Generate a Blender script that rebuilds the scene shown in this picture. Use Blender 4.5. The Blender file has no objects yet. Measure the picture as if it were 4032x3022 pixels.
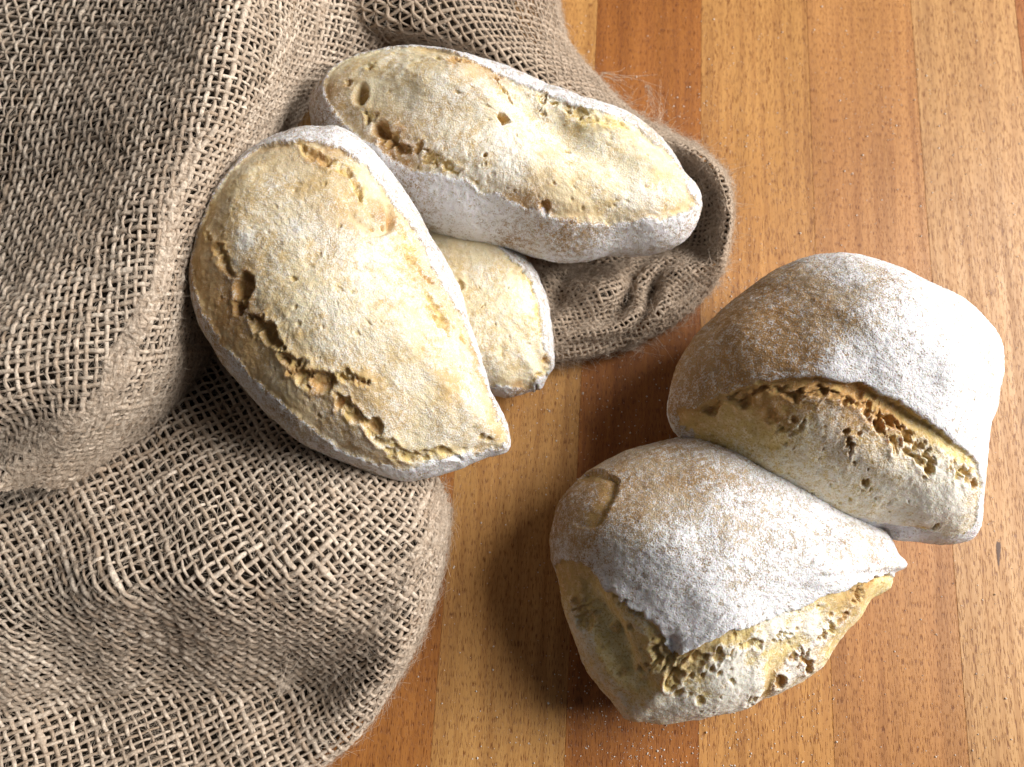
import bpy, math, random
import numpy as np
from mathutils import Vector, Matrix

random.seed(7); rng = np.random.default_rng(7)
SC = 0.001                                   # everything below is worked out in millimetres
scene = bpy.context.scene
COL = scene.collection

# ------------------------------------------------------------------ camera
TILT = math.radians(15.0); DIST = 300.0; LENS = 28.0
W2, H2 = 2212.0, 1658.0                       # measuring grid of the photograph
FD = W2 * LENS / 36.0
cam_pos = np.array([0.0, -DIST * math.sin(TILT), DIST * math.cos(TILT)])
cd = bpy.data.cameras.new("camera"); cam = bpy.data.objects.new("camera", cd); COL.objects.link(cam)
cd.lens = LENS; cd.sensor_width = 36.0; cd.clip_start = 0.01; cd.clip_end = 50.0
cam.location = Vector(cam_pos * SC); cam.rotation_euler = (TILT, 0, 0)
cd.dof.use_dof = True; cd.dof.focus_distance = 0.245; cd.dof.aperture_fstop = 13.0
scene.camera = cam

# ------------------------------------------------------------------ light
world = bpy.data.worlds.new("World"); scene.world = world; world.use_nodes = True
bg = world.node_tree.nodes["Background"]
bg.inputs[0].default_value = (0.92, 0.95, 1.0, 1); bg.inputs[1].default_value = 0.07

def area(name, loc, target, sx, sy, power, color):
    l = bpy.data.lights.new(name, "AREA"); l.shape = "RECTANGLE"; l.size = sx; l.size_y = sy
    l.energy = power; l.color = color
    o = bpy.data.objects.new(name, l); COL.objects.link(o); o.location = loc
    d = Vector(target) - Vector(loc); o.rotation_euler = d.to_track_quat("-Z", "Y").to_euler()
    return o
area("window_light", (1.08, 0.22, 0.86), (0, 0, 0.02), 0.90, 0.80, 44.0, (1.0, 0.975, 0.94))

scene.view_settings.view_transform = "Standard"; scene.view_settings.look = "None"
scene.view_settings.exposure = 0.0; scene.view_settings.gamma = 1.0
scene.cycles.use_denoising = True
scene.cycles.max_bounces = 8; scene.cycles.diffuse_bounces = 4

# ------------------------------------------------------------------ measuring helpers
CT, ST = math.cos(TILT), math.sin(TILT)
def ray(px, py):
    x = (np.asarray(px, float) - W2 / 2) / FD; y = -(np.asarray(py, float) - H2 / 2) / FD; z = -np.ones_like(x)
    return np.stack([x, y * CT - z * ST, y * ST + z * CT], -1)
def at(px, py, z=0.0):
    d = ray(px, py); t = (z - cam_pos[2]) / d[..., 2]
    return cam_pos + d * t[..., None]

# ------------------------------------------------------------------ noise (numpy)
def _h(ix, iy, iz, s):
    n = (ix.astype(np.int64) * 374761393 + iy.astype(np.int64) * 668265263 + iz.astype(np.int64) * 2147483647 + s * 1274126177) & 0xFFFFFFFF
    n = ((n ^ (n >> 13)) * 1274126177) & 0xFFFFFFFF
    n = ((n ^ (n >> 16)) * 2246822519) & 0xFFFFFFFF
    return ((n ^ (n >> 15)) & 0xFFFFFF) / float(0xFFFFFF)
def vnoise(P, scale, seed=0):
    Q = P / scale; I = np.floor(Q); F = Q - I; F = F * F * F * (F * (F * 6 - 15) + 10)
    I = I.astype(np.int64); out = 0
    for dx in (0, 1):
        wx = F[:, 0] if dx else 1 - F[:, 0]
        for dy in (0, 1):
            wy = F[:, 1] if dy else 1 - F[:, 1]
            for dz in (0, 1):
                wz = F[:, 2] if dz else 1 - F[:, 2]
                out = out + wx * wy * wz * _h(I[:, 0] + dx, I[:, 1] + dy, I[:, 2] + dz, seed)
    return out * 2 - 1
def fbm(P, scale, octv=4, seed=0, gain=0.5):
    o = 0; a = 1; t = 0
    for k in range(octv):
        o = o + a * vnoise(P + 17.3 * k, scale / (2 ** k), seed + k); t += a; a *= gain
    return o / t
def worley(P, scale, seed=0):
    Q = P / scale; I = np.floor(Q).astype(np.int64); best = np.full(len(P), 9.0)
    rr = np.ones(len(P))
    for dx in (-1, 0, 1):
        for dy in (-1, 0, 1):
            for dz in (-1, 0, 1):
                c = I + np.array([dx, dy, dz])
                f = np.stack([_h(c[:, 0], c[:, 1], c[:, 2], seed + k) for k in (1, 2, 3)], -1)
                d = np.linalg.norm(c + f - Q, axis=1)
                m = d < best; best = np.where(m, d, best); rr = np.where(m, _h(c[:, 0], c[:, 1], c[:, 2], seed + 9), rr)
    return best, rr
def sstep(a, b, x):
    t = np.clip((x - a) / (b - a), 0, 1); return t * t * (3 - 2 * t)

def catmull(pts, n, closed=False):
    pts = np.asarray(pts, float); N = len(pts)
    if closed: t = np.arange(n) / n * N
    else: t = np.linspace(0, N - 1 - 1e-9, n)
    i = np.floor(t).astype(int); f = (t - i)[:, None]
    g = (lambda k: pts[(i + k) % N]) if closed else (lambda k: pts[np.clip(i + k, 0, N - 1)])
    p0, p1, p2, p3 = g(-1), g(0), g(1), g(2)
    return 0.5 * ((2 * p1) + (-p0 + p2) * f + (2 * p0 - 5 * p1 + 4 * p2 - p3) * f ** 2 + (-p0 + 3 * p1 - 3 * p2 + p3) * f ** 3)

def seg_dist(P, A, B):
    ab = B - A; t = np.clip(((P - A) @ ab) / max(ab @ ab, 1e-9), 0, 1)
    return np.linalg.norm(P - A - t[:, None] * ab, axis=1), t
def poly_dist(P, L):
    best = np.full(len(P), 1e9); par = np.zeros(len(P))
    for k in range(len(L) - 1):
        d, t = seg_dist(P, L[k], L[k + 1]); m = d < best
        best = np.where(m, d, best); par = np.where(m, k + t, par)
    return best, par / max(len(L) - 1, 1)
def signed(P, poly):
    L = np.vstack([poly, poly[:1]]); d, _ = poly_dist(P, L); ins = np.zeros(len(P), bool)
    for a, b in zip(L[:-1], L[1:]):
        c = (a[1] > P[:, 1]) != (b[1] > P[:, 1])
        xi = (b[0] - a[0]) * (P[:, 1] - a[1]) / (b[1] - a[1] + 1e-12) + a[0]
        ins ^= c & (P[:, 0] < xi)
    return np.where(ins, d, -d)

# ------------------------------------------------------------------ mesh / object helpers
def mesh(name, V, F, smooth=True, attrs=None):
    me = bpy.data.meshes.new(name); V = np.asarray(V, np.float32) * SC; F = np.asarray(F, np.int32)
    k = F.shape[1]
    me.vertices.add(len(V)); me.vertices.foreach_set("co", V.ravel())
    me.loops.add(F.size); me.loops.foreach_set("vertex_index", F.ravel())
    me.polygons.add(len(F)); me.polygons.foreach_set("loop_start", np.arange(len(F), dtype=np.int32) * k)
    me.update(calc_edges=True)
    me.polygons.foreach_set("use_smooth", np.full(len(F), smooth))
    for n, a in (attrs or {}).items():
        at_ = me.attributes.new(n, "FLOAT", "POINT"); at_.data.foreach_set("value", np.asarray(a, np.float32))
    me.update(); return me
def link(name, me, mat=None, parent=None):
    o = bpy.data.objects.new(name, me); COL.objects.link(o)
    if mat and not me.materials: me.materials.append(mat)
    if parent: o.parent = parent
    return o
def thing(name, label, cat, group=None, loc=(0, 0, 0)):
    o = bpy.data.objects.new(name, None); COL.objects.link(o); o.location = loc; o.empty_display_size = 0.02
    o["label"] = label; o["category"] = cat
    if group: o["group"] = group
    return o
def rebase(root, children):
    """children were built in world millimetres: shift their meshes so they sit under the root's origin"""
    for c in children:
        c.data.transform(Matrix.Translation(-root.location))

# ------------------------------------------------------------------ materials
class NT:
    def __init__(s, name):
        s.m = bpy.data.materials.new(name); s.m.use_nodes = True; s.t = s.m.node_tree; s.n = s.t.nodes
        s.b = s.n["Principled BSDF"]; s.co = s.n.new("ShaderNodeTexCoord").outputs["Object"]
    def link(s, a, b): s.t.links.new(a, b)
    def _in(s, sock, v):
        if isinstance(v, (int, float)): sock.default_value = v
        elif isinstance(v, tuple): sock.default_value = v if len(sock.default_value) == len(v) else (*v, 1)
        else: s.link(v, sock)
    def map(s, scale, vec=None, loc=(0, 0, 0)):
        n = s.n.new("ShaderNodeMapping"); s.link(vec or s.co, n.inputs[0]); n.inputs[3].default_value = scale
        s._in(n.inputs[1], loc); return n.outputs[0]
    def noise(s, vec, scale=1, detail=3, rough=.5, dist=0):
        n = s.n.new("ShaderNodeTexNoise"); s.link(vec, n.inputs["Vector"]); n.inputs["Scale"].default_value = scale
        n.inputs["Detail"].default_value = detail; n.inputs["Roughness"].default_value = rough; n.inputs["Distortion"].default_value = dist
        return n.outputs[0]
    def voro(s, vec, scale=1):
        n = s.n.new("ShaderNodeTexVoronoi"); s.link(vec, n.inputs["Vector"]); n.inputs["Scale"].default_value = scale; return n.outputs["Distance"]
    def ramp(s, f, a, b, lo=0.0, hi=1.0):
        n = s.n.new("ShaderNodeMapRange"); n.interpolation_type = "SMOOTHSTEP"; s._in(n.inputs[0], f)
        for k, v in zip((1, 2, 3, 4), (a, b, lo, hi)): n.inputs[k].default_value = v
        return n.outputs[0]
    def math(s, op, a, b=0.0, c=0.0, clamp=False):
        n = s.n.new("ShaderNodeMath"); n.operation = op; n.use_clamp = clamp
        s._in(n.inputs[0], a); s._in(n.inputs[1], b)
        if op == "MULTIPLY_ADD": s._in(n.inputs[2], c)
        return n.outputs[0]
    def mix(s, f, a, b, mode="MIX"):
        n = s.n.new("ShaderNodeMix"); n.data_type = "RGBA"; n.blend_type = mode
        s._in(n.inputs[0], f); s._in(n.inputs[6], a); s._in(n.inputs[7], b); return n.outputs[2]
    def attr(s, name):
        n = s.n.new("ShaderNodeAttribute"); n.attribute_name = name; return n.outputs["Fac"]
    def bump(s, h, dist, strength=1.0, normal=None):
        n = s.n.new("ShaderNodeBump"); n.inputs["Strength"].default_value = strength; n.inputs["Distance"].default_value = dist
        s.link(h, n.inputs["Height"])
        if normal: s.link(normal, n.inputs["Normal"])
        return n.outputs[0]
    def out(s, col, rough=.6, normal=None, spec=None):
        s._in(s.b.inputs["Base Color"], col); s._in(s.b.inputs["Roughness"], rough)
        if normal: s.link(normal, s.b.inputs["Normal"])
        if spec is not None: s._in(s.b.inputs["Specular IOR Level"], spec)
        return s.m

def bread_material(name, gain, dust, ta, tb, tc):
    t = NT(name); mm = t.map((1000, 1000, 1000))
    fl, cr, to = t.attr("flour"), t.attr("crumb"), t.attr("toast")
    n_big = t.noise(mm, 0.09, 3, .55); n_mid = t.noise(mm, 0.45, 4, .6); n_fine = t.noise(mm, 1.5, 3, .65); n_grain = t.noise(mm, 2.3, 2, .6)
    # bare crust: tan to ochre;  crumb: cream to straw
    tan = t.mix(t.ramp(n_mid, .35, .65), ta, tb)
    tan = t.mix(t.ramp(n_big, .38, .62), tan, tc)
    tan = t.mix(t.ramp(n_fine, .54, .70, 0, .7), tan, (.42, .29, .14))
    crumb = t.mix(t.ramp(n_mid, .35, .65), (.72, .56, .23), (.84, .73, .43))
    crumb = t.mix(t.ramp(n_fine, .36, .5, 1, 0), crumb, (.56, .40, .15))
    body = t.mix(cr, tan, crumb)
    brown = t.mix(t.ramp(n_mid, .35, .7), (.33, .165, .05), (.55, .32, .12))
    body = t.mix(t.math("MULTIPLY", to, t.ramp(n_mid, .25, .55, .45, 1)), body, brown)
    # flour dust breaking up into grains where it thins out
    fac = t.math("ADD", t.math("MULTIPLY", n_grain, .55), t.math("MULTIPLY", n_fine, .45))
    fac = t.math("ADD", fac, t.math("MULTIPLY", t.math("SUBTRACT", n_mid, .5), .5))
    thr = t.math("ADD", fl, t.math("MULTIPLY", t.math("SUBTRACT", fac, .5), gain))
    f = t.math("MULTIPLY", t.ramp(thr, .10, 1.15), .90)
    col = t.mix(f, body, t.mix(n_fine, tuple(c * .9 for c in dust), dust))
    hgt = t.math("ADD", t.math("MULTIPLY", n_grain, .5), t.math("MULTIPLY", n_fine, .7))
    hgt = t.math("ADD", hgt, t.math("MULTIPLY", f, .5))
    nb = t.bump(hgt, 0.00055, .9 if gain > 3 else .55)
    t.b.inputs["Subsurface Weight"].default_value = .26; t.b.inputs["Subsurface Radius"].default_value = (1.0, .55, .25); t.b.inputs["Subsurface Scale"].default_value = .0022
    return t.out(col, .88, nb, .25)
M_CRUST = bread_material("floured bread crust", 4.6, (.88, .88, .91), (.40, .27, .145), (.52, .39, .23), (.60, .49, .34)); M_CRUMB = bread_material("torn bread crumb", 2.9, (.89, .86, .79), (.60, .44, .225), (.74, .61, .37), (.82, .73, .51))

def burlap_material(name, dark=False):
    t = NT(name); mm = t.map((1000, 1000, 1000)); oi = t.attr("tone")
    n1 = t.noise(mm, 0.05, 3); n2 = t.noise(mm, 1.1, 3, .6); n3 = t.noise(mm, 3.5, 2)
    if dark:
        col = t.mix(t.ramp(n2, .35, .65), (.02, .015, .011), (.06, .045, .032))  # near black: shade behind the weave put into the cloth colour
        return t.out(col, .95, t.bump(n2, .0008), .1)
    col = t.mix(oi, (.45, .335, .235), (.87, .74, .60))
    col = t.mix(t.ramp(n2, .35, .7, 0, .55), col, (.30, .205, .14))
    col = t.mix(t.ramp(n3, .55, .75, 0, .5), col, (.80, .70, .60))
    h = t.math("ADD", n2, n3)
    return t.out(col, .85, t.bump(h, .0004, .9), .25)
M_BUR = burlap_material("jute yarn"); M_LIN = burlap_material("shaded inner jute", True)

def wood_material(flecks=1.0, name="beech"):
    t = NT(name)
    oi = t.n.new("ShaderNodeObjectInfo"); base = oi.outputs["Color"]; rnd = oi.outputs["Random"]
    sh = t.n.new("ShaderNodeCombineXYZ"); t.link(t.math("MULTIPLY", rnd, 7.0), sh.inputs[0]); t.link(t.math("MULTIPLY", rnd, 31.0), sh.inputs[2])
    add = t.n.new("ShaderNodeVectorMath"); add.operation = "ADD"; t.link(t.co, add.inputs[0]); t.link(sh.outputs[0], add.inputs[1]); v = add.outputs[0]
    broad = t.noise(t.map((120, 4, 120), v), 1, 4, .6, .4)
    mid = t.noise(t.map((420, 14, 420), v), 1, 3, .6, .2)
    cloud = t.noise(t.map((22, 14, 22), v), 1, 2)
    fine = t.noise(t.map((1900, 110, 1900), v), 1, 2, .6)
    fl = t.noise(t.map((3600 / flecks, 360 / flecks, 3600), v), 1, 1, .5)
    col = t.mix(t.ramp(broad, .32, .68, 0, .75), base, t.mix(1, base, (1.32, 1.36, 1.40), "MULTIPLY"))
    col = t.mix(t.ramp(mid, .38, .68, 0, .7), col, t.mix(1, col, (.70, .60, .50), "MULTIPLY"))
    col = t.mix(t.ramp(cloud, .35, .7, 0, .5), col, t.mix(1, col, (.84, .78, .70), "MULTIPLY"))
    col = t.mix(t.ramp(fine, .45, .75, 0, .5), col, t.mix(1, col, (.66, .55, .45), "MULTIPLY"))
    fm = t.ramp(fl, .55, .66, 0, .9)
    col = t.mix(fm, col, t.mix(1, col, (.42, .29, .20), "MULTIPLY"))
    h = t.math("SUBTRACT", t.math("MULTIPLY", fine, -.3), fm)
    rough = t.ramp(mid, .3, .7, .34, .48)
    return t.out(col, rough, t.bump(h, .00012, .6), .30)
M_WOOD = wood_material(); M_WOOD2 = wood_material(1.2, "open grained beech")
def plain(name, col, rough=.8):
    t = NT(name); mm = t.map((1000, 1000, 1000)); n = t.noise(mm, 2, 2)
    return t.out(t.mix(n, tuple(c * .8 for c in col), tuple(min(1, c * 1.1) for c in col)), rough)
M_FLOUR = plain("flour", (.85, .82, .76)); M_KNOT = plain("dark knot wood", (.09, .038, .016), .6)

# ------------------------------------------------------------------ table of beech staves
def build_table():
    seams = [((3583, 0), (3820, 3022)), ((3172, 0), (3290, 3022)), ((2762, 0), (2750, 3022)), ((2360, 0), (2212, 3022)), ((1943, 0), (1695, 3022))]
    c = W2 / 4032
    dirs = []; mids = []
    for a, b in seams:
        A, B = at(np.array([a[0] * c, b[0] * c]), np.array([a[1] * c, b[1] * c]))
        dirs.append((A - B) / np.linalg.norm(A - B)); mids.append((A + B) / 2)
    d = np.mean(dirs, 0); ang = math.atan2(-d[0], d[1])          # direction the staves run
    ca, sa = math.cos(ang), math.sin(ang)
    xs = sorted(m[0] * ca + m[1] * sa for m in mids)
    print("stave angle", math.degrees(ang), "seams", [round(x, 1) for x in xs])
    w = (xs[-1] - xs[0]) / 4
    edges = [xs[0] - w * k for k in range(5, 0, -1)] + xs + [xs[-1] + w * k for k in range(1, 6)]
    root = thing("table", "tabletop of glued beech staves in light and reddish brown under the bread", "table"); root["kind"] = "structure"
    L = [(.50, .27, .095), (.33, .125, .035)]
    cols = {4: (.36, .145, .037), 5: (.48, .25, .082), 6: (.32, .122, .031), 7: (.45, .225, .073), 8: (.40, .188, .063), 9: (.44, .24, .095)}
    for k in range(len(edges) - 1):
        a, b = edges[k], edges[k + 1]; g = .03; e = .12; hl = 450.0; x0, x1 = a + g / 2, b - g / 2; T = 30.0
        z = 0.0
        V = []
        for y in (-hl, hl):
            V += [(x0, y, z - e), (x0 + e, y, z), (x1 - e, y, z), (x1, y, z - e), (x1, y, z - T), (x0, y, z - T)]
        V = np.array(V); n = 6
        F = [(i, (i + 1) % n, (i + 1) % n + n, i + n) for i in range(n)]
        me = mesh("plank", V, F, False); 
        o = link("plank", me, M_WOOD2 if k in (9, 11) else M_WOOD, root); o.rotation_euler = (0, 0, ang)
        if k == 9:
            a_ = np.linspace(0, 6.283, 15)[:-1]; kx, ky = at(np.array([2157.0]), np.array([1192.0]), 0)[0][:2]
            lx, ly = kx * ca + ky * sa, -kx * sa + ky * ca; rr_ = 1 + .25 * np.sin(3 * a_)
            KV = np.vstack([np.column_stack([lx + .75 * np.cos(a_) * rr_ + .12 * np.sin(a_) * 3, ly + 4.2 * np.sin(a_) * rr_, np.full(14, .02)]), [[lx, ly, .06]]])
            kn = link("knot", mesh("knot", KV, [(i_, (i_ + 1) % 14, 14) for i_ in range(14)]), M_KNOT, o)
        cc = cols.get(k, L[(k + 1) % 2]); o.color = (*cc, 1)
    return root
build_table()

# ------------------------------------------------------------------ bread rolls
def zoomconv(ox, oy, s):
    return lambda pts: [((ox + s * p[0]) / 1.8228, (oy + s * p[1]) / 1.8228, *p[2:]) for p in pts]

def roll(label, outline, zc, grad, H, Hb, face, tears=(), holes=(), bumps=(), flour_spots=(), toast_spots=(), p=2.5, q=1.7,
         face_flour=.25, crust_flour=1.2, lip=.8, recess=1.2, reclen=5, lipline=None, seed=0, extra_faces=(), crumbness=.35, toast_edge=.5, zmin=None, lump=1.0, grooves=(), pore=1.0, fit=(0, 0, 0, 0)):
    out = catmull([o[:2] for o in outline], 900, True)
    lo, hi = out.min(0), out.max(0); u = (out - lo) / (hi - lo)        # the dome bulges past its own equator: trim the equator for it
    out = out + np.column_stack([fit[0] + (fit[1] - fit[0]) * u[:, 0], fit[2] + (fit[3] - fit[2]) * u[:, 1]])
    plane = lambda xy: zc + grad[0] * (xy[:, 0] - c0[0]) + grad[1] * (xy[:, 1] - c0[1])
    c0 = at(np.array([np.mean(out[:, 0])]), np.array([np.mean(out[:, 1])]), zc)[0][:2]
    z = np.full(len(out), float(zc))
    for _ in range(8):
        d = ray(out[:, 0], out[:, 1]); X = cam_pos + d * ((z - cam_pos[2]) / d[:, 2])[:, None]; z = plane(X[:, :2])
    O = X[:, :2]; cen = O.mean(0)
    th = np.arctan2(O[:, 1] - cen[1], O[:, 0] - cen[0]); r = np.linalg.norm(O - cen, axis=1)
    o_ = np.argsort(th); th, r = th[o_], r[o_]
    th = np.concatenate([th - 2 * np.pi, th, th + 2 * np.pi]); r = np.tile(r, 3)
    Rf = lambda a: np.interp(a, th, r)
    NT_, NA, NB = (740, 110, 24) if seed != 303 else (480, 80, 16)
    bl = []
    def bumpz(xy):
        o = 0
        for (c, sx, sy, an, am) in bl:
            dd = xy - c; ca, sa = math.cos(an), math.sin(an)
            u = dd[:, 0] * ca + dd[:, 1] * sa; v = -dd[:, 0] * sa + dd[:, 1] * ca
            o = o + am * np.exp(-(u / sx) ** 2 - (v / sy) ** 2)
        return o
    def surf(xy):
        a = np.arctan2(xy[:, 1] - cen[1], xy[:, 0] - cen[0]); s = np.linalg.norm(xy - cen, axis=1) / Rf(a)
        s = np.clip(s, 0, 1)
        w = np.clip(1 - s ** p, 0, 1) ** (1 / q)
        return plane(xy) + (H + bumpz(xy) * 1.0) * w
    def toxy(pts):
        pts = np.array([[a[0], a[1]] for a in pts], float); z = np.full(len(pts), zc + H * .6)
        d = ray(pts[:, 0], pts[:, 1])
        for _ in range(14):
            X = cam_pos + d * ((z - cam_pos[2]) / d[:, 2])[:, None]; z = .5 * z + .5 * surf(X[:, :2])
        return X[:, :2]
    for (bx, by, sx, sy, an, am) in bumps:
        c = toxy([(bx, by)])[0]; bl.append((c, sx, sy, math.radians(an), am))
    ang = np.arange(NT_) / NT_ * 2 * np.pi - np.pi
    R = Rf(ang)
    # rings evenly spread over the length of the profile
    ph = np.linspace(0, np.pi / 2, 2000); s_ = np.sin(ph) ** (2 / p); z_ = np.cos(ph) ** (2 / q)
    Rm = R.mean(); arc = np.concatenate([[0], np.cumsum(np.hypot(np.diff(s_) * Rm, np.diff(z_) * H))])
    rings = np.interp(np.linspace(0, arc[-1], NA + 1)[1:], arc, s_)
    P = [np.array([[*cen, 0]])]; 
    top = []
    for s in rings:
        xy = np.stack([cen[0] + R * s * np.cos(ang), cen[1] + R * s * np.sin(ang)], -1)
        w = max(1 - s ** p, 0) ** (1 / q)
        top.append(np.column_stack([xy, plane(xy) + (H + bumpz(xy)) * w]))
    xyc = cen[None]; P[0][0, 2] = surf(xyc)[0]
    bot = []
    for k in range(1, NB + 1):
        f = k / (NB + 1) * np.pi / 2; s = np.cos(f) ** (2 / 2.6); w = np.sin(f) ** (2 / 1.9)
        xy = np.stack([cen[0] + R * s * np.cos(ang), cen[1] + R * s * np.sin(ang)], -1)
        zz = plane(xy) - Hb * w
        if zmin is not None: zz = np.maximum(zz, zmin)
        bot.append(np.column_stack([xy, zz]))
    xb = cen[None]; zb = plane(xb)[0] - Hb
    V = np.vstack(P + top + bot + [np.array([[*cen, max(zb, zmin) if zmin is not None else zb]])])
    nr = NA + NB; idx = 1 + np.arange(nr * NT_).reshape(nr, NT_); nx = np.roll(idx, -1, 1)
    Fq = np.stack([idx[:-1], idx[1:], nx[1:], nx[:-1]], -1).reshape(-1, 4)
    t0 = np.stack([np.zeros(NT_, int), idx[0], nx[0], nx[0]], -1); last = len(V) - 1
    # apex fans as quads with halved steps
    t0 = np.array([(0, idx[0][i], idx[0][(i + 1) % NT_], idx[0][(i + 2) % NT_]) for i in range(0, NT_, 2)])
    t1 = np.array([(last, idx[-1][(i + 2) % NT_], idx[-1][(i + 1) % NT_], idx[-1][i]) for i in range(0, NT_, 2)])
    F = np.vstack([t0, Fq, t1])
    istop = np.zeros(len(V), bool); istop[:1 + NA * NT_] = True
    side = np.ones(len(V)) * 0; side[1:1 + NA * NT_] = np.repeat(rings, NT_)
    # normals
    def normals(V):
        a = V[F[:, 0]]; n = np.cross(V[F[:, 2]] - a, V[F[:, 3]] - V[F[:, 1]])
        N = np.zeros_like(V)
        for k in range(4): np.add.at(N, F[:, k], n)
        l = np.linalg.norm(N, axis=1, keepdims=True); return N / np.maximum(l, 1e-9)
    # gentle lumps
    N = normals(V)
    V = V + N * (lump * (1.3 * vnoise(V, 22, seed) + .55 * vnoise(V, 9, seed + 3)))[:, None]
    XY = V[:, :2].copy()
    jit = np.stack([fbm(V, 5, 4, seed + 11), fbm(V, 5, 4, seed + 12)], -1)
    jf = np.stack([fbm(V, 1.6, 2, seed + 14), fbm(V, 1.6, 2, seed + 15)], -1)
    XYj = XY + jit * 1.5 + jf * .5
    sd = signed(XYj, catmull(toxy(face), 160, True))
    flapmask = np.zeros(len(V))
    for fpoly, _dep in extra_faces:
        s2 = signed(XYj, catmull(toxy(fpoly), 60, True)); dc, _ = poly_dist(XYj, catmull(toxy(_dep), 60)); flapmask = np.maximum(flapmask, sstep(-.1, .5, s2) * np.exp(-dc / 4.0) * 2.6 - (s2 < 0) * np.exp(-(dc / 1.5) ** 2) * .7)
    sd = np.where(istop, sd, -9)
    fin = np.maximum(sstep(-.25, .25, sd), .85 * sstep(.2, 1.2, flapmask))
    # fine ruggedness
    crumb = np.full(len(V), crumbness) * fin; toast = np.zeros(len(V))
    d = np.zeros(len(V))
    d += (1 - fin) * (.16 * fbm(V, 2.2, 3, seed + 20) + .15 * vnoise(V, 1.0, seed + 21))
    d += fin * (.42 * fbm(V, 3.2, 4, seed + 22, .6) + .12 * vnoise(V, 1.0, seed + 24))
    sdl = sd
    if lipline is not None:
        dl, _ = poly_dist(XYj, catmull(toxy(lipline), 90)); sdl = np.where(sd > 0, np.maximum(dl, 0), -dl)
        fo = 1 - sstep(.90, .995, side)
    else: fo = 1.0
    # crust lip standing over the recessed face
    lipn = .55 + .45 * vnoise(V, 12, seed + 30)
    d -= flapmask * istop
    d += lip * lipn * np.exp(-(np.clip(-sdl, 0, None) / 1.8) ** 2) * (1 - fin)
    d -= fo * recess * lipn * sstep(-.2, .7, sd) * sstep(-.2, .7, sdl) * np.exp(-np.clip(sdl, 0, None) / reclen)
    toast = np.maximum(toast, toast_edge * fin * np.exp(-np.clip(sd, 0, None) / 2.6) * sstep(-.1, .5, vnoise(V, 9, seed + 31)))
    # pores
    wd, wr = worley(V, 3.2, seed + 40); rad = .10 + .20 * wr ** 3
    pores = (1 - sstep(rad * .6, rad, wd)) * fin * pore * .7 * sstep(.35, .8, wr + .35 * vnoise(V, 14, seed + 41))
    d -= pores * .8
    crumb = np.maximum(crumb, pores * .8)
    Vd = V + np.column_stack([jf, jf[:, :1] * .7]) * 1.5 + np.column_stack([jit, jit[:, :1]]) * 1.2; w2, r2 = worley(Vd, 1.9, seed + 50); w3, r3 = worley(Vd, 4.4, seed + 55)
    for (pts, width, depth, *rest) in tears:
        amb = rest[0] if rest else .3
        L = catmull(toxy(pts), max(12, len(pts) * 6)); dist, par = poly_dist(XYj, L)
        along = .55 + .6 * vnoise(np.column_stack([par * 60, np.zeros((len(par), 2)) + seed]), 5, seed + 60)
        wloc = width * .85 * np.clip(along, .1, 1.3) * (.35 + .65 * np.sin(np.pi * np.clip(par, .02, .98)) ** .6)
        band = 1 - sstep(wloc * .55, wloc, dist)
        cells = (1 - sstep(.22, .58, w2)) * .75 + (1 - sstep(.25, .6, w3)) * .9
        dep = depth * .52 * np.clip(band * (.2 + 1.0 * cells), 0, 1.2) * istop
        d -= dep
        near = (1 - sstep(wloc * .8, wloc * 2.0, dist)) * istop
        crumb = np.maximum(crumb, near * .95); toast = np.maximum(toast, amb * near * sstep(-.35, .5, vnoise(V, 4, seed + 61)))
        lipr = np.exp(-((dist - wloc * 1.15) / .7) ** 2) * istop * .35; d += lipr
    for (pts, width, depth) in grooves:
        L = catmull(toxy(pts), max(12, len(pts) * 6)); dist, par = poly_dist(XY + jit * .5, L)
        d -= depth * np.exp(-(dist / width) ** 2) * np.sin(np.pi * np.clip(par, .03, .97)) ** .5 * istop
    for h in holes:
        hx, hy, hr, dep = h[:4]; asp = h[4] if len(h) > 4 else 1; an = math.radians(h[5]) if len(h) > 5 else 0
        c = toxy([(hx, hy)])[0]; dd = XY + jit * .8 + jf * .5 - c
        u = dd[:, 0] * math.cos(an) + dd[:, 1] * math.sin(an); v = (-dd[:, 0] * math.sin(an) + dd[:, 1] * math.cos(an)) * asp
        rr_ = np.hypot(u, v); R_ = hr * .155
        m = (1 - sstep(R_ * .72, R_ * 1.08, rr_)) * istop
        d = d * (1 - m * .6) - dep * .75 * m * (.8 + .2 * (1 - np.clip(rr_ / R_, 0, 1) ** 2))
        crumb = np.maximum(crumb, m); toast = np.maximum(toast, .4 * m)
        d += .08 * np.exp(-((rr_ - R_ * 1.2) / .5) ** 2) * istop
    # flour dusting
    flour = (1 - fin) * crust_flour * (.74 + .35 * fbm(V, 16, 3, seed + 70)) + fin * (face_flour * (.7 + .9 * fbm(V, 10, 3, seed + 71)))
    for (fx, fy, fr, am) in flour_spots:
        c = toxy([(fx, fy)])[0]; g = np.exp(-(np.linalg.norm(XY + jit * 4 - c, axis=1) / (fr * .155)) ** 2) * np.where(istop, 1, 0)
        flour = flour + (.75 if face_flour > .28 else .62 if am > 0 else 1) * am * g
    for (fx, fy, fr, am) in toast_spots:
        c = toxy([(fx, fy)])[0]; g = np.exp(-(np.linalg.norm(XY + jit * 3 - c, axis=1) / (fr * .155)) ** 2) * np.where(istop, 1, 0)
        toast = toast + am * g
    flour = np.clip(flour - 1.2 * sstep(.3, 1.5, -d) * fin, 0, 1.2)
    V = V + normals(V) * d[:, None]
    V[:, 2] = np.maximum(V[:, 2], .25)
    flour = np.where(fin < .5, np.maximum(flour, .30 + .12 * vnoise(V, 6, seed + 75)), flour)
    # split crust and crumb into two parts
    inside = (sd[F] > 0).mean(1) > .5
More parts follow.
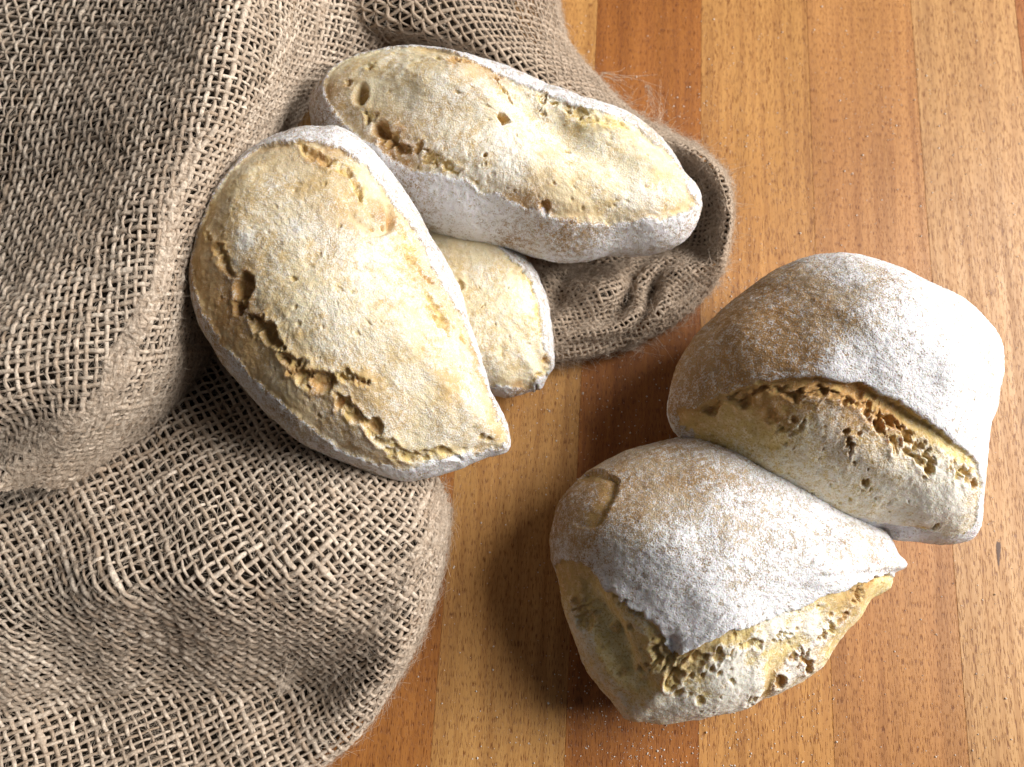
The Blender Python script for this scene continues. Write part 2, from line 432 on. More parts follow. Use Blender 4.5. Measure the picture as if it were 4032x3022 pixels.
    root = thing("bread_roll", label, "bread roll", "rustic bread rolls", Vector((cen[0] * SC, cen[1] * SC, V[:, 2].min() * SC)))
    kids = []
    for nm, sel in (("floured_crust", ~inside), ("torn_crumb" if seed > 400 else "bare_top", inside)):
        Fs = F[sel]; used, inv = np.unique(Fs, return_inverse=True); Fs = inv.reshape(-1, 4)
        me = mesh(nm, V[used], Fs, True, {"flour": flour[used], "crumb": np.clip(crumb, 0, 1)[used], "toast": np.clip(toast, 0, 1)[used]})
        kids.append(link(nm, me, M_CRUST if nm == "floured_crust" else M_CRUMB, root))
    rebase(root, kids)
    return root, V

z1 = zoomconv(1200, 100, 1750 / 2212); z2 = zoomconv(700, 450, 1400 / 1547); z4 = zoomconv(2600, 950, 1432 / 1899); z5 = zoomconv(2100, 1650, 1550 / 2056)

def build_rolls():
    # the long roll along the top, lying across the mouth of the sack
    roll("long pale roll lying at the back, along the far rim of the burlap sack",
         [(664, 215), (690, 165), (730, 130), (790, 106), (850, 98), (920, 100), (990, 115), (1060, 140), (1130, 170), (1200, 205), (1270, 235), (1330, 255), (1390, 285), (1440, 330), (1475, 388), (1495, 422), (1513, 438), (1511, 485), (1490, 525), (1450, 550), (1390, 556), (1330, 553), (1280, 562), (1220, 565), (1160, 558), (1100, 542), (1030, 522), (960, 502), (900, 480), (840, 450), (780, 410), (720, 350), (680, 285)],
         36, (-.05, .05), 26, 24,
         z1([(180, 190), (250, 150), (400, 115), (560, 110), (720, 140), (860, 190), (1000, 245), (1140, 310), (1280, 385), (1400, 425), (1520, 450), (1620, 500), (1720, 570), (1800, 640), (1860, 720), (1900, 800), (1950, 880), (1945, 905), (1850, 935), (1760, 960), (1640, 970), (1500, 985), (1350, 980), (1250, 960), (1150, 920), (1050, 880), (950, 840), (850, 800), (760, 765), (640, 745), (560, 730), (440, 680), (330, 600), (200, 500), (140, 430), (105, 350), (110, 280)]),
         tears=[(z1([(200, 270), (215, 300)]), 1.8, 1.6), (z1([(300, 420), (340, 470), (380, 530), (420, 560), (470, 610), (520, 620)]), 4.2, 4.2, .5),
                (z1([(500, 600), (590, 610), (620, 650), (680, 680), (760, 720)]), 3.6, 1.8, .3), (z1([(300, 215), (345, 185)]), 2.2, 1.6), (z1([(630, 165), (700, 175), (760, 185), (810, 190)]), 2.6, 2.0, .6),
                (z1([(945, 240), (965, 280), (1000, 320), (1030, 375)]), 1.6, 2.2, .2), (z1([(1130, 345), (1190, 370), (1250, 400), (1330, 430), (1420, 475), (1500, 490), (1590, 515)]), 3.2, 1.9, .4),
                (z1([(1170, 420), (1200, 450)]), 1.4, 1.4)],
         holes=z1([(275, 335, 17, 4.5, .65, -15), (378, 520, 18, 5.0, .8, 45), (475, 610, 12, 3.5), (992, 460, 12, 5.0), (895, 640, 5, 2), (1308, 640, 6, 1.8), (1195, 912, 9, 2.4, .7, 90), (1115, 520, 5, .9), (1700, 645, 4, 1), (1760, 912, 2.5, 1), (930, 740, 7, .6), (320, 205, 6, 1.5), (795, 188, 6, 2.4)]),
         bumps=[(1230, 290, 22, 9, -27, -9), (950, 180, 30, 10, -12, 4), (1120, 400, 40, 14, -15, 3), (1080, 235, 12, 6, -30, 3)],
         toast_spots=z1([(140, 330, 60, .4), (360, 600, 80, .5), (520, 690, 90, .5), (960, 250, 40, .6), (760, 190, 40, .5), (1350, 1120, 60, .55), (1050, 1040, 60, .4), (1130, 880, 60, .5), (780, 380, 160, .25), (1800, 940, 100, .3), (90, 420, 60, .5)]),
         flour_spots=z1([(640, 440, 60, .4), (960, 540, 80, .35), (1050, 700, 200, .25), (1700, 820, 40, .3), (1350, 1120, 55, -.55), (1060, 1040, 60, -.35), (750, 860, 40, .3)]),
         seed=101, fit=(9, -5, 27, -16), face_flour=.50, lip=.8, recess=.8, p=2.7, q=1.9, crumbness=.12, toast_edge=.45)
    # broad roll in front, leaning on the sack
    roll("broad tan roll with a ragged tear down its left side leaning on the burlap",
         [(700, 268), (745, 273), (800, 308), (850, 365), (900, 440), (940, 512), (980, 588), (1012, 660), (1037, 740), (1052, 800), (1062, 840), (1085, 888), (1101, 940), (1101, 970), (1060, 986), (990, 1010), (930, 1026), (880, 1038), (820, 1031), (760, 1010), (700, 982), (650, 952), (600, 908), (540, 852), (490, 792), (450, 735), (425, 690), (413, 630), (412, 570), (424, 510), (448, 440), (480, 390), (520, 340), (570, 304), (620, 279), (660, 268)],
         50, (-.10, .06), 27, 26,
         [(577, 312), (640, 306), (700, 312), (745, 328), (790, 362), (820, 400), (850, 440), (890, 490), (925, 550), (955, 610), (985, 670), (1018, 740), (1040, 800), (1053, 850), (1073, 900), (1092, 945), (1088, 962), (1040, 972), (990, 985), (930, 1001), (880, 1012), (820, 1003), (760, 980), (700, 945), (640, 900), (590, 855), (540, 805), (490, 750), (452, 695), (432, 650), (421, 600), (421, 540), (436, 480), (465, 420), (500, 370), (540, 330)],
         tears=[(z2([(165, 585), (190, 620), (225, 670), (260, 720)]), 3.0, 1.6, .4), (z2([(285, 700), (290, 780), (265, 850), (270, 880)]), 5.5, 4.5, .7), (z2([(320, 890), (400, 950), (460, 1010)]), 5.0, 4.6, .6),
                (z2([(450, 1040), (510, 1090), (560, 1150), (650, 1170), (720, 1140), (830, 1180)]), 5.6, 3.8, .4), (z2([(690, 1230), (730, 1280), (800, 1340), (870, 1410)]), 4.2, 2.6, .35),
                (z2([(850, 1400), (940, 1460), (1050, 1490), (1130, 1470), (1230, 1500)]), 3.4, 1.8, .25), (z2([(520, 130), (580, 170), (640, 200), (720, 240), (770, 300), (790, 370)]), 3.8, 2.6, .4),
                (z2([(980, 510), (1000, 600), (1040, 660), (1095, 730)]), 3.0, 1.9, .4), (z2([(1090, 790), (1120, 860), (1150, 920), (1180, 975)]), 3.6, 2.0, .6), (z2([(1230, 940), (1250, 990)]), 1.6, 1.6, .4), (z2([(160, 560), (120, 500)]), 1.6, .8)],
         holes=z2([(288, 750, 24, 3.4), (268, 860, 12, 3.0), (400, 960, 17, 3.2, .7, 45), (640, 1165, 17, 3.0, .8, 90), (860, 1360, 14, 2.6), (888, 489, 6, 3), (1325, 1400, 5, 1.6), (1352, 1415, 5, 2), (1200, 935, 4, 1.5), (1240, 985, 7, 1.8), (1150, 915, 15, 2.0), (1018, 800, 3, 1), (500, 715, 7, .9), (700, 760, 8, .7), (840, 500, 5, .8), (705, 1265, 8, 2.4), (1150, 1470, 8, 1.6), (800, 200, 6, 1.2), (990, 590, 4, 1.5), (1095, 715, 7, 2.0, .6, 60)]),
         grooves=[(z2([(900, 360), (925, 430), (915, 500), (860, 525)]), 1.0, 2.2), (z2([(750, 430), (800, 480), (870, 515)]), 1.2, 1.0)],
         bumps=[(700, 620, 30, 20, -55, 3), (470, 640, 10, 26, 20, -3)],
         toast_spots=z2([(130, 650, 90, .55), (230, 800, 60, .6), (230, 960, 60, .5), (350, 1060, 70, .4), (560, 1240, 100, .35), (760, 1380, 90, .35), (700, 470, 70, .5), (910, 440, 30, .9), (1250, 850, 60, .5), (1340, 1120, 60, .6), (1120, 700, 50, .45), (600, 130, 90, .5), (1350, 1300, 100, .3), (330, 400, 160, .25), (900, 1100, 140, .2)]),
         flour_spots=z2([(510, 500, 40, .7), (300, 555, 25, .8), (800, 700, 160, .25), (450, 620, 180, .15), (1080, 1250, 180, .25), (100, 900, 120, -.35), (250, 1150, 130, -.3), (450, 1400, 120, -.3), (60, 600, 100, -.4)]),
         seed=202, fit=(6, -11, 13, 0), face_flour=.40, lip=.9, recess=.9, p=2.6, q=1.8, crumbness=.12, toast_edge=.55)
    # the small one peeping out below
    roll("small flat roll peeping out beneath the two rolls on the sack",
         [(900, 480), (980, 485), (1060, 510), (1120, 555), (1155, 595), (1168, 625), (1184, 680), (1197, 745), (1197, 790), (1180, 815), (1168, 842), (1140, 850), (1095, 863), (1050, 850), (1000, 830), (930, 780), (870, 700), (845, 620), (850, 540)],
         14, (0, 0), 19, 12,
         [(900, 500), (980, 500), (1050, 522), (1105, 562), (1145, 605), (1160, 650), (1168, 700), (1176, 740), (1184, 775), (1176, 806), (1158, 826), (1120, 832), (1070, 830), (1000, 815), (930, 770), (880, 700), (860, 620), (865, 550)],
         tears=[([(1125, 580), (1142, 605), (1152, 640), (1160, 690), (1168, 730)], 1.6, 1.3, .3), ([(1178, 760), (1176, 800), (1155, 825)], 1.5, 1.8, .6)],
         holes=[(993, 615, 9, 1.5, .6, 0), (1130, 590, 5, 1.5, .6, -50), (1152, 630, 4, 1.5), (1160, 834, 4, 2.5), (1040, 665, 3, .8), (1072, 702, 3, .7)],
         grooves=[([(1085, 740), (1080, 775)], 1.3, .7)],
         toast_spots=[(1110, 838, 22, .9), (1135, 848, 18, .9), (1178, 770, 12, .6), (980, 550, 40, .3)], flour_spots=[(1110, 845, 24, -.9), (1135, 848, 18, -.7), (1080, 740, 90, .3)],
         seed=303, face_flour=.52, lip=.8, recess=.5, crumbness=.15, p=2.8, q=2.0, zmin=1.0)
    # two rolls at right: lower one first
    roll("floured roll at the bottom with a pointed flap of crust over split crumb",
         z5([(78, 640), (88, 560), (125, 455), (180, 378), (268, 290), (320, 256), (400, 210), (500, 165), (620, 130), (740, 108), (850, 106), (1000, 125), (1200, 190), (1400, 290), (1600, 420), (1750, 520), (1850, 590), (1890, 650), (1918, 720), (1960, 770), (1895, 812), (1885, 880), (1830, 930), (1765, 980), (1720, 1050), (1650, 1130), (1580, 1220), (1520, 1300), (1430, 1372), (1330, 1422), (1200, 1482), (1080, 1525), (930, 1560), (850, 1580), (700, 1587), (580, 1572), (488, 1568), (430, 1500), (370, 1440), (300, 1350), (260, 1270), (230, 1190), (190, 1080), (150, 960), (118, 850), (93, 740)]),
         20, (0, 0), 36, 19,
         z5([(150, 738), (250, 765), (330, 830), (400, 890), (480, 950), (560, 1010), (630, 1080), (680, 1140), (710, 1230), (760, 1238), (860, 1190), (960, 1130), (1080, 1090), (1200, 1050), (1330, 1000), (1450, 950), (1560, 900), (1680, 860), (1780, 822), (1885, 812), (1910, 885), (1850, 950), (1790, 1005), (1745, 1070), (1675, 1155), (1600, 1240), (1540, 1325), (1445, 1395), (1340, 1445), (1205, 1505), (1080, 1550), (930, 1585), (850, 1605), (700, 1612), (560, 1600), (470, 1590), (410, 1515), (345, 1455), (275, 1365), (235, 1280), (205, 1200), (165, 1090), (125, 960), (93, 850)]),
         extra_faces=[(z5([(270, 295), (340, 262), (425, 290), (450, 350), (430, 420), (388, 480), (352, 560), (250, 560), (130, 500), (170, 380)]), z5([(300, 275), (360, 262), (425, 290), (450, 350), (430, 420), (388, 480), (358, 550)]))],
        tears=[(z5([(360, 870), (440, 930), (520, 990), (570, 1030)]), 2.2, 3.0, .2), (z5([(200, 950), (235, 1000), (262, 1060), (270, 1090)]), 3.2, 3.2, .4), (z5([(570, 1330), (640, 1270), (700, 1290), (740, 1350), (720, 1390)]), 6.5, 5.0, .25),
                (z5([(760, 1290), (840, 1270), (930, 1240), (1020, 1240), (1160, 1170), (1180, 1210)]), 3.8, 2.2, .2), (z5([(1380, 1260), (1430, 1270), (1455, 1310)]), 5.0, 2.4, .9), (z5([(1270, 1400), (1310, 1370)]), 3.4, 1.6, .9),
                (z5([(1120, 1490), (1160, 1465)]), 3.2, 1.5, .7), (z5([(1500, 1160), (1540, 1130), (1600, 1080), (1640, 1040)]), 3.6, 2.0, .8), (z5([(1690, 960), (1740, 900), (1800, 850)]), 3.4, 2.0, .6), (z5([(1280, 1140), (1350, 1130)]), 2.0, 1.5, .1)],
         holes=z5([(505, 1100, 7, 2.4), (380, 1115, 7, 2.0, .8), (260, 1060, 11, 3.0, .5, 20), (815, 1360, 6, 2.5), (885, 1347, 5, 2), (445, 1345, 8, 2.5, .8), (750, 1440, 8, 1.8), (860, 1480, 7, 1.5, .6, 40), (730, 1350, 15, 4.5), (930, 1310, 5, 1.8), (970, 1340, 6, 1.5), (1715, 920, 8, 2.6, .8), (1450, 1300, 12, 3), (1295, 1382, 10, 2.5, .6, 45), (1570, 1035, 6, 1.6), (1265, 1165, 5, 1.6), (980, 1020, 3, .6)]),
         grooves=[(z5([(235, 800), (290, 960), (370, 1080), (440, 1220), (490, 1330), (560, 1385)]), 3.0, 5.0), (z5([(700, 1130), (715, 1200), (700, 1240)]), 2.0, 2.5), (z5([(1180, 1500), (1260, 1290), (1400, 1150)]), 2.5, 1.2)],
         bumps=[(1500, 1250, 26, 20, -10, 8), (1800, 1230, 22, 12, -20, 5), (1290, 1190, 16, 16, 0, 2), (1400, 1130, 30, 10, 5, 4)],
         flour_spots=z5([(1380, 1090, 90, .7), (1260, 1190, 100, .7), (1150, 1330, 110, .65), (1000, 1440, 110, .6), (800, 1500, 110, .5), (560, 1500, 60, .5), (330, 920, 90, .6), (450, 1050, 90, .45), (300, 1120, 50, .5), (1450, 1010, 120, .5), (1600, 930, 70, .4), (400, 1350, 80, .4),
                          (800, 170, 260, -.45), (150, 560, 170, -.75), (400, 250, 120, -.4), (1300, 930, 90, -.25), (1450, 820, 60, -.2), (1750, 640, 90, -.15)]),
         toast_spots=z5([(1440, 1290, 40, .8), (1300, 1380, 40, .7), (1180, 1470, 40, .5), (1730, 900, 50, .5), (1600, 1060, 70, .5), (150, 500, 100, .6), (380, 370, 60, .4), (700, 200, 180, .4), (1820, 680, 90, .2), (730, 1200, 50, .35), (170, 850, 50, .5), (900, 1190, 90, .3)]),
         seed=404, fit=(4, -20, 0, -5), face_flour=.28, crust_flour=1.45, lip=1.1, recess=3.2, reclen=12, lipline=z5([(120, 735), (150, 738), (250, 765), (330, 830), (400, 890), (480, 950), (560, 1010), (630, 1080), (680, 1140), (710, 1230), (760, 1238), (860, 1190), (960, 1130), (1080, 1090), (1200, 1050), (1330, 1000), (1450, 950), (1560, 900), (1680, 860), (1780, 822), (1885, 812)]), crumbness=.9, toast_edge=.15, zmin=.4, p=2.4, q=1.75, lump=1.0, pore=1.3)
    roll("tall heavily floured roll resting on the other one, its split side wide open",
         z4([(860, 65), (1000, 75), (1150, 100), (1300, 150), (1450, 220), (1580, 310), (1680, 400), (1740, 480), (1780, 570), (1780, 680), (1768, 800), (1765, 900), (1740, 960), (1730, 1050), (1725, 1200), (1715, 1350), (1695, 1450), (1655, 1535), (1580, 1572), (1500, 1582), (1400, 1567), (1300, 1552), (1150, 1512), (1000, 1482), (850, 1442), (700, 1390), (580, 1325), (450, 1262), (380, 1220), (330, 1172), (250, 1092), (180, 1042), (108, 990), (58, 920), (42, 840), (48, 740), (78, 640), (130, 540), (200, 450), (300, 360), (400, 270), (500, 190), (620, 120), (740, 80)]),
         31, (.02, .10), 34, 30,
         z4([(105, 862), (180, 862), (300, 812), (400, 770), (500, 740), (620, 715), (760, 715), (900, 725), (1040, 745), (1150, 790), (1260, 850), (1370, 920), (1480, 1000), (1580, 1090), (1650, 1190), (1668, 1290), (1655, 1400), (1640, 1480), (1590, 1530), (1500, 1552), (1400, 1542), (1250, 1515), (1150, 1492), (1000, 1458), (850, 1418), (700, 1368), (600, 1304), (480, 1250), (400, 1198), (310, 1108), (235, 1050), (155, 1000), (118, 950), (98, 900)]),
         tears=[(z4([(225, 885), (300, 858), (400, 812), (540, 782), (640, 795)]), 2.6, 2.6, .05), (z4([(640, 790), (720, 815), (830, 795), (930, 815), (1000, 850)]), 3.0, 3.4, .1), (z4([(1000, 850), (1080, 895), (1150, 930), (1210, 945), (1270, 990)]), 3.2, 3.2, .15),
                (z4([(1250, 975), (1330, 1050), (1380, 1110), (1420, 1190)]), 3.2, 3.2, .2), (z4([(1060, 930), (1150, 990), (1240, 1080), (1320, 1130), (1400, 1225)]), 2.4, 2.8, .05), (z4([(1490, 1160), (1560, 1210), (1650, 1280)]), 3.6, 3.4, .5), (z4([(980, 1040), (985, 1130)]), 1.6, 2.2, .6), (z4([(560, 880), (600, 960), (680, 1000), (740, 950)]), 2.4, 1.4, .3)],
         holes=z4([(970, 1000, 6, 2.5), (1060, 1270, 7, 2.6), (1050, 1310, 3, 1.4), (1090, 1300, 3, 1.4), (1418, 1500, 7, 2.4), (1210, 945, 11, 4.5), (1050, 805, 8, 3, .6, -20), (850, 800, 9, 4), (1100, 860, 7, 3), (1400, 1200, 9, 3.4), (440, 840, 10, 3.5, .6, 20), (280, 880, 7, 3, .6, 60), (1140, 830, 6, 2.4), (305, 1095, 4, 1.2), (1190, 1380, 3, 1), (690, 940, 7, 1.5), (1640, 1275, 9, 3.0)]),
         bumps=[(1840, 720, 42, 26, 0, 11), (1860, 1040, 34, 12, -25, 6), (2060, 830, 18, 24, 0, 3), (1680, 930, 12, 10, 20, -2), (1740, 960, 10, 14, 60, 2.5), (1930, 1060, 10, 16, 50, 2.5)],
         grooves=[(z4([(130, 880), (100, 900), (120, 960), (200, 1050)]), 1.2, .8), (z4([(330, 830), (620, 745), (900, 755), (1150, 830), (1400, 980), (1600, 1160)]), 2.0, 1.5), (z4([(500, 900), (560, 1000), (640, 1100)]), 3, 1.2), (z4([(1140, 1495), (1250, 1525), (1370, 1530)]), 1.1, 2.2)],
         flour_spots=z4([(300, 1000, 120, .3), (500, 1150, 160, .3), (900, 1280, 150, .4), (1200, 1400, 200, .7), (1450, 1350, 150, .6), (1560, 1250, 80, .5), (750, 880, 70, .25), (1250, 1160, 130, -.3),
                          (250, 420, 200, -.95), (130, 650, 140, -.9), (480, 300, 140, -.35), (600, 300, 90, -.22), (700, 470, 110, -.3), (950, 480, 100, -.3), (700, 150, 90, -.25), (1450, 600, 350, .2)]),  # last spot whitens the right crust: flour, with the highlight there painted in
         toast_spots=z4([(680, 745, 60, 1), (630, 740, 50, .8), (1000, 830, 60, 1), (950, 1080, 50, .7), (1130, 1170, 40, .4), (250, 420, 220, .55), (130, 650, 140, .6), (80, 820, 60, .6), (1340, 1050, 70, .5), (1640, 1440, 40, .6), (680, 480, 90, .4), (550, 250, 90, .4), (1250, 1530, 60, .5), (1640, 1270, 30, .8), (1210, 950, 30, .8)]),
         seed=505, fit=(2, -23, 15, 6), face_flour=.16, crust_flour=1.5, lip=.6, recess=1.9, reclen=7, lipline=z4([(105, 862), (180, 862), (300, 812), (400, 770), (500, 740), (620, 715), (760, 715), (900, 725), (1040, 745), (1150, 790), (1260, 850), (1370, 920), (1480, 1000), (1580, 1090), (1650, 1190), (1668, 1290)]), crumbness=1.0, toast_edge=.1, zmin=.4, p=2.3, q=1.7, lump=1.1, pore=1.5)
build_rolls()

# ------------------------------------------------------------------ the burlap sack
class Sheet:
    """a smooth surface through a grid of control points (picture position and height above the table)"""
    def __init__(s, rows, n=140, lift=0.0, wrinkle=None):
        R = [catmull(np.array([[p[0], p[1], p[2]] for p in r], float), n) for r in rows]
        G = np.array(R)                                            # rows x n x 3
        nr = len(rows); G2 = catmull(G.reshape(nr, -1), n).reshape(n, n, 3)
        if wrinkle is not None: G2[..., 2] += wrinkle(G2[..., 0], G2[..., 1])
        s.S = at(G2[..., 0], G2[..., 1], G2[..., 2] + lift); s.n = n
        s.flip = 1.0; s.ds = np.gradient(s.S, axis=0) * (n - 1); s.dt = np.gradient(s.S, axis=1) * (n - 1)
        g = np.linspace(.1, .9, 20); a, b = np.meshgrid(g, g, indexing='ij')
        if s.normal(np.stack([a, b], -1))[..., 2].mean() < 0: s.flip = -1.0
    def samp(s, A, q):
        n = s.n; x = q[..., 0] * (n - 1); y = q[..., 1] * (n - 1)
        i = np.clip(np.floor(x).astype(int), 0, n - 2); j = np.clip(np.floor(y).astype(int), 0, n - 2)
        fx = (x - i)[..., None]; fy = (y - j)[..., None]             # outside the grid this runs on straight
        return A[i, j] * (1 - fx) * (1 - fy) + A[i + 1, j] * fx * (1 - fy) + A[i, j + 1] * (1 - fx) * fy + A[i + 1, j + 1] * fx * fy
    def normal(s, q):
        qc = np.clip(q, 0, 1); n = s.flip * np.cross(s.samp(s.dt, qc), s.samp(s.ds, qc)); return n / np.maximum(np.linalg.norm(n, axis=-1, keepdims=True), 1e-9)

def net(sheet, pitch, rot=0.0, iters=320):
    """a woven net relaxed over the sheet so that its cells keep an even size"""
    l_s = np.linalg.norm(np.diff(sheet.S, axis=0), axis=-1).sum(0).mean(); l_t = np.linalg.norm(np.diff(sheet.S, axis=1), axis=-1).sum(1).mean()
    c, sn = math.cos(math.radians(rot)), math.sin(math.radians(rot)); e = 1.5
    es, et = (l_s * abs(c) + l_t * abs(sn)) * e, (l_s * abs(sn) + l_t * abs(c)) * e; ns, nt = int(es / pitch), int(et / pitch)
    a, b = np.meshgrid((np.arange(ns) - ns / 2) * pitch, (np.arange(nt) - nt / 2) * pitch, indexing="ij")
    q = np.stack([(a * c - b * sn) / l_s + .5, (a * sn + b * c) / l_t + .5], -1)
    for it in range(iters):
        P = sheet.samp(sheet.S, q); D = np.zeros_like(P)
        for ax in (0, 1):
            e = np.diff(P, axis=ax); l = np.linalg.norm(e, axis=-1, keepdims=True); c = e * (1 - pitch / np.maximum(l, 1e-6)) * .25
            if ax == 0: D[:-1] += c; D[1:] -= c
            else: D[:, :-1] += c; D[:, 1:] -= c
        for fl in (0, 1):
            Q = P[:, ::-1] if fl else P; e = Q[1:, 1:] - Q[:-1, :-1]; l = np.linalg.norm(e, axis=-1, keepdims=True)
            c_ = e * (1 - pitch * 1.414 / np.maximum(l, 1e-6)) * .12; DD = D[:, ::-1] if fl else D
            DD[:-1, :-1] += c_; DD[1:, 1:] -= c_
        # even out along both directions too
        D[1:-1] += .08 * (P[2:] + P[:-2] - 2 * P[1:-1]); D[:, 1:-1] += .08 * (P[:, 2:] + P[:, :-2] - 2 * P[:, 1:-1])
        qc = np.clip(q, 0, 1); a_, b_ = sheet.samp(sheet.ds, qc), sheet.samp(sheet.dt, qc)
        aa, ab, bb = (a_ * a_).sum(-1) + 1e-3, (a_ * b_).sum(-1), (b_ * b_).sum(-1) + 1e-3
        ra, rb = (a_ * D).sum(-1), (b_ * D).sum(-1); det = np.maximum(aa * bb - ab * ab, 1e-2 * aa * bb)
        step = np.stack([(bb * ra - ab * rb) / det, (aa * rb - ab * ra) / det], -1)
        q += np.clip(step, -.02, .02)
    return q

def tubes(lines, norms, radii, tones, sides=5, flat=.8):
    V, F, T = [], [], []; base = 0; an = np.arange(sides) / sides * 2 * np.pi
    for P, N, r, tn in zip(lines, norms, radii, tones):
        t = np.gradient(P, axis=0); t /= np.maximum(np.linalg.norm(t, axis=1, keepdims=True), 1e-9)
        b = np.cross(t, N); b /= np.maximum(np.linalg.norm(b, axis=1, keepdims=True), 1e-9); n = np.cross(b, t)
        ring = P[:, None] + r[:, None, None] * (np.cos(an)[None, :, None] * b[:, None] + flat * np.sin(an)[None, :, None] * n[:, None])
        m = len(P); V.append(ring.reshape(-1, 3)); idx = base + np.arange(m * sides).reshape(m, sides); nx = np.roll(idx, -1, 1)
        F.append(np.stack([idx[:-1], nx[:-1], nx[1:], idx[1:]], -1).reshape(-1, 4)); T.append(np.repeat(tn, sides)); base += m * sides
    return np.vstack(V), np.vstack(F), np.concatenate(T)

SUB = 4
def weave(sheet, q, pitch, seed, rad=.235, amp=.115, rough=1.0):
    P = sheet.samp(sheet.S, q); N = sheet.normal(q)
    r_ = np.random.default_rng(seed); P = P + r_.normal(0, .055 * pitch * rough, P.shape)
    ins = ((q > -.015) & (q < 1.015)).all(-1)
    ii, jj = np.meshgrid(np.arange(q.shape[0]), np.arange(q.shape[1]), indexing="ij"); sg = np.where((ii + jj) % 2 == 0, 1.0, -1.0)
    lines, norms, radii, tones = [], [], [], []; segs = []
    for ax in (0, 1):
        sgn = 1 if ax == 0 else -1
        for k in range(q.shape[1 - ax]):
            p = P[:, k] if ax == 0 else P[k]; n = N[:, k] if ax == 0 else N[k]; m = ins[:, k] if ax == 0 else ins[k]; s_ = (sg[:, k] if ax == 0 else sg[k]) * sgn
            idx = np.flatnonzero(m)
            if len(idx) < 4: continue
            for run in np.split(idx, np.flatnonzero(np.diff(idx) > 1) + 1):
                if len(run) < 4: continue
                cnt = (len(run) - 1) * SUB + 1
                pp = catmull(p[run], cnt); nn = catmull(n[run], cnt); nn /= np.linalg.norm(nn, axis=1, keepdims=True)
                tt = np.arange(cnt) / SUB; wv = s_[run[0]] * np.cos(np.pi * tt)
                # each yarn is thick and thin along its length
                base = rad * pitch * (1 + .16 * r_.normal())
                knots = r_.normal(0, 1, len(run) + 2); kk = np.interp(tt, np.arange(len(knots)), knots)
                rr = base * np.clip(1 + .15 * kk, .55, 1.6)
                if r_.random() < .25:
                    c = r_.uniform(0, len(run)); rr = rr * (1 + .7 * np.exp(-((tt - c) / 1.3) ** 2))
                tone = np.clip(.5 + .22 * r_.normal() + .12 * kk, 0, 1)
                pp = pp + nn * (amp * pitch * wv)[:, None]
                lines.append(pp); norms.append(nn); radii.append(rr); tones.append(tone)
    return lines, norms, radii, tones

def fibres(P, N, count, seed, length=(2.5, 8), rad=.058, lift=.6):
    """loose jute hairs standing off the yarns"""
    r_ = np.random.default_rng(seed); i = r_.integers(0, len(P), count); p = P[i]; n = N[i]
    L = r_.uniform(*length, count); t = r_.normal(0, 1, (count, 3)); t -= (t * n).sum(1, keepdims=True) * n; t /= np.linalg.norm(t, axis=1, keepdims=True)
    c = r_.normal(0, 1, (count, 3)); K = 4; pts = []
    for k in range(K):
        f = k / (K - 1); pts.append(p + t * (L * f)[:, None] + n * (.5 + lift * L * f * (1.1 - f * .9) * r_.uniform(.3, 1.0, count))[:, None] * min(1, f * 3 + .2) + c * (L * .22 * f * f)[:, None])
    pts = np.array(pts).transpose(1, 0, 2)                       # count,K,3
    a = np.array([0, 2.094, 4.189]); b = np.cross(t, n); rr = rad * np.linspace(1, .45, K)[None, :] * r_.uniform(.6, 1.2, count)[:, None]
    ring = pts[:, :, None] + rr[:, :, None, None] * (np.cos(a)[None, None, :, None] * b[:, None, None] + np.sin(a)[None, None, :, None] * n[:, None, None])
    V = ring.reshape(-1, 3); idx = np.arange(count * K * 3).reshape(count, K, 3); nx = np.roll(idx, -1, 2)
    F = np.stack([idx[:, :-1], nx[:, :-1], nx[:, 1:], idx[:, 1:]], -1).reshape(-1, 4)
    return V, F, np.repeat(r_.uniform(.3, 1, count), K * 3)

def tuft(px, py, z, dx, dy, n, length, seed, spread=.35, rad=.06):
    r_ = np.random.default_rng(seed); p = at(np.array([float(px)]), np.array([float(py)]), z)[0]; lines = []
    d = at(np.array([px + dx * 1.0]), np.array([py + dy * 1.0]), z)[0] - p; d /= np.linalg.norm(d)
    for k in range(n):
        L = length * r_.uniform(.5, 1.0); v = d + r_.normal(0, spread, 3); v[2] = abs(v[2]) * .6; c = r_.normal(0, .35, 3); t = np.linspace(0, 1, 7)[:, None]
        lines.append(p + r_.normal(0, .5, 3) + v * t * L + c * t * t * L)
    up = [np.tile([0.0, 0.01, 1.0], (7, 1))] * n
    return tubes(lines, up, [np.full(7, rad) * np.linspace(1.2, .5, 7) for _ in lines], [np.full(7, r_.uniform(.5, 1)) for _ in lines], 3, 1.0)

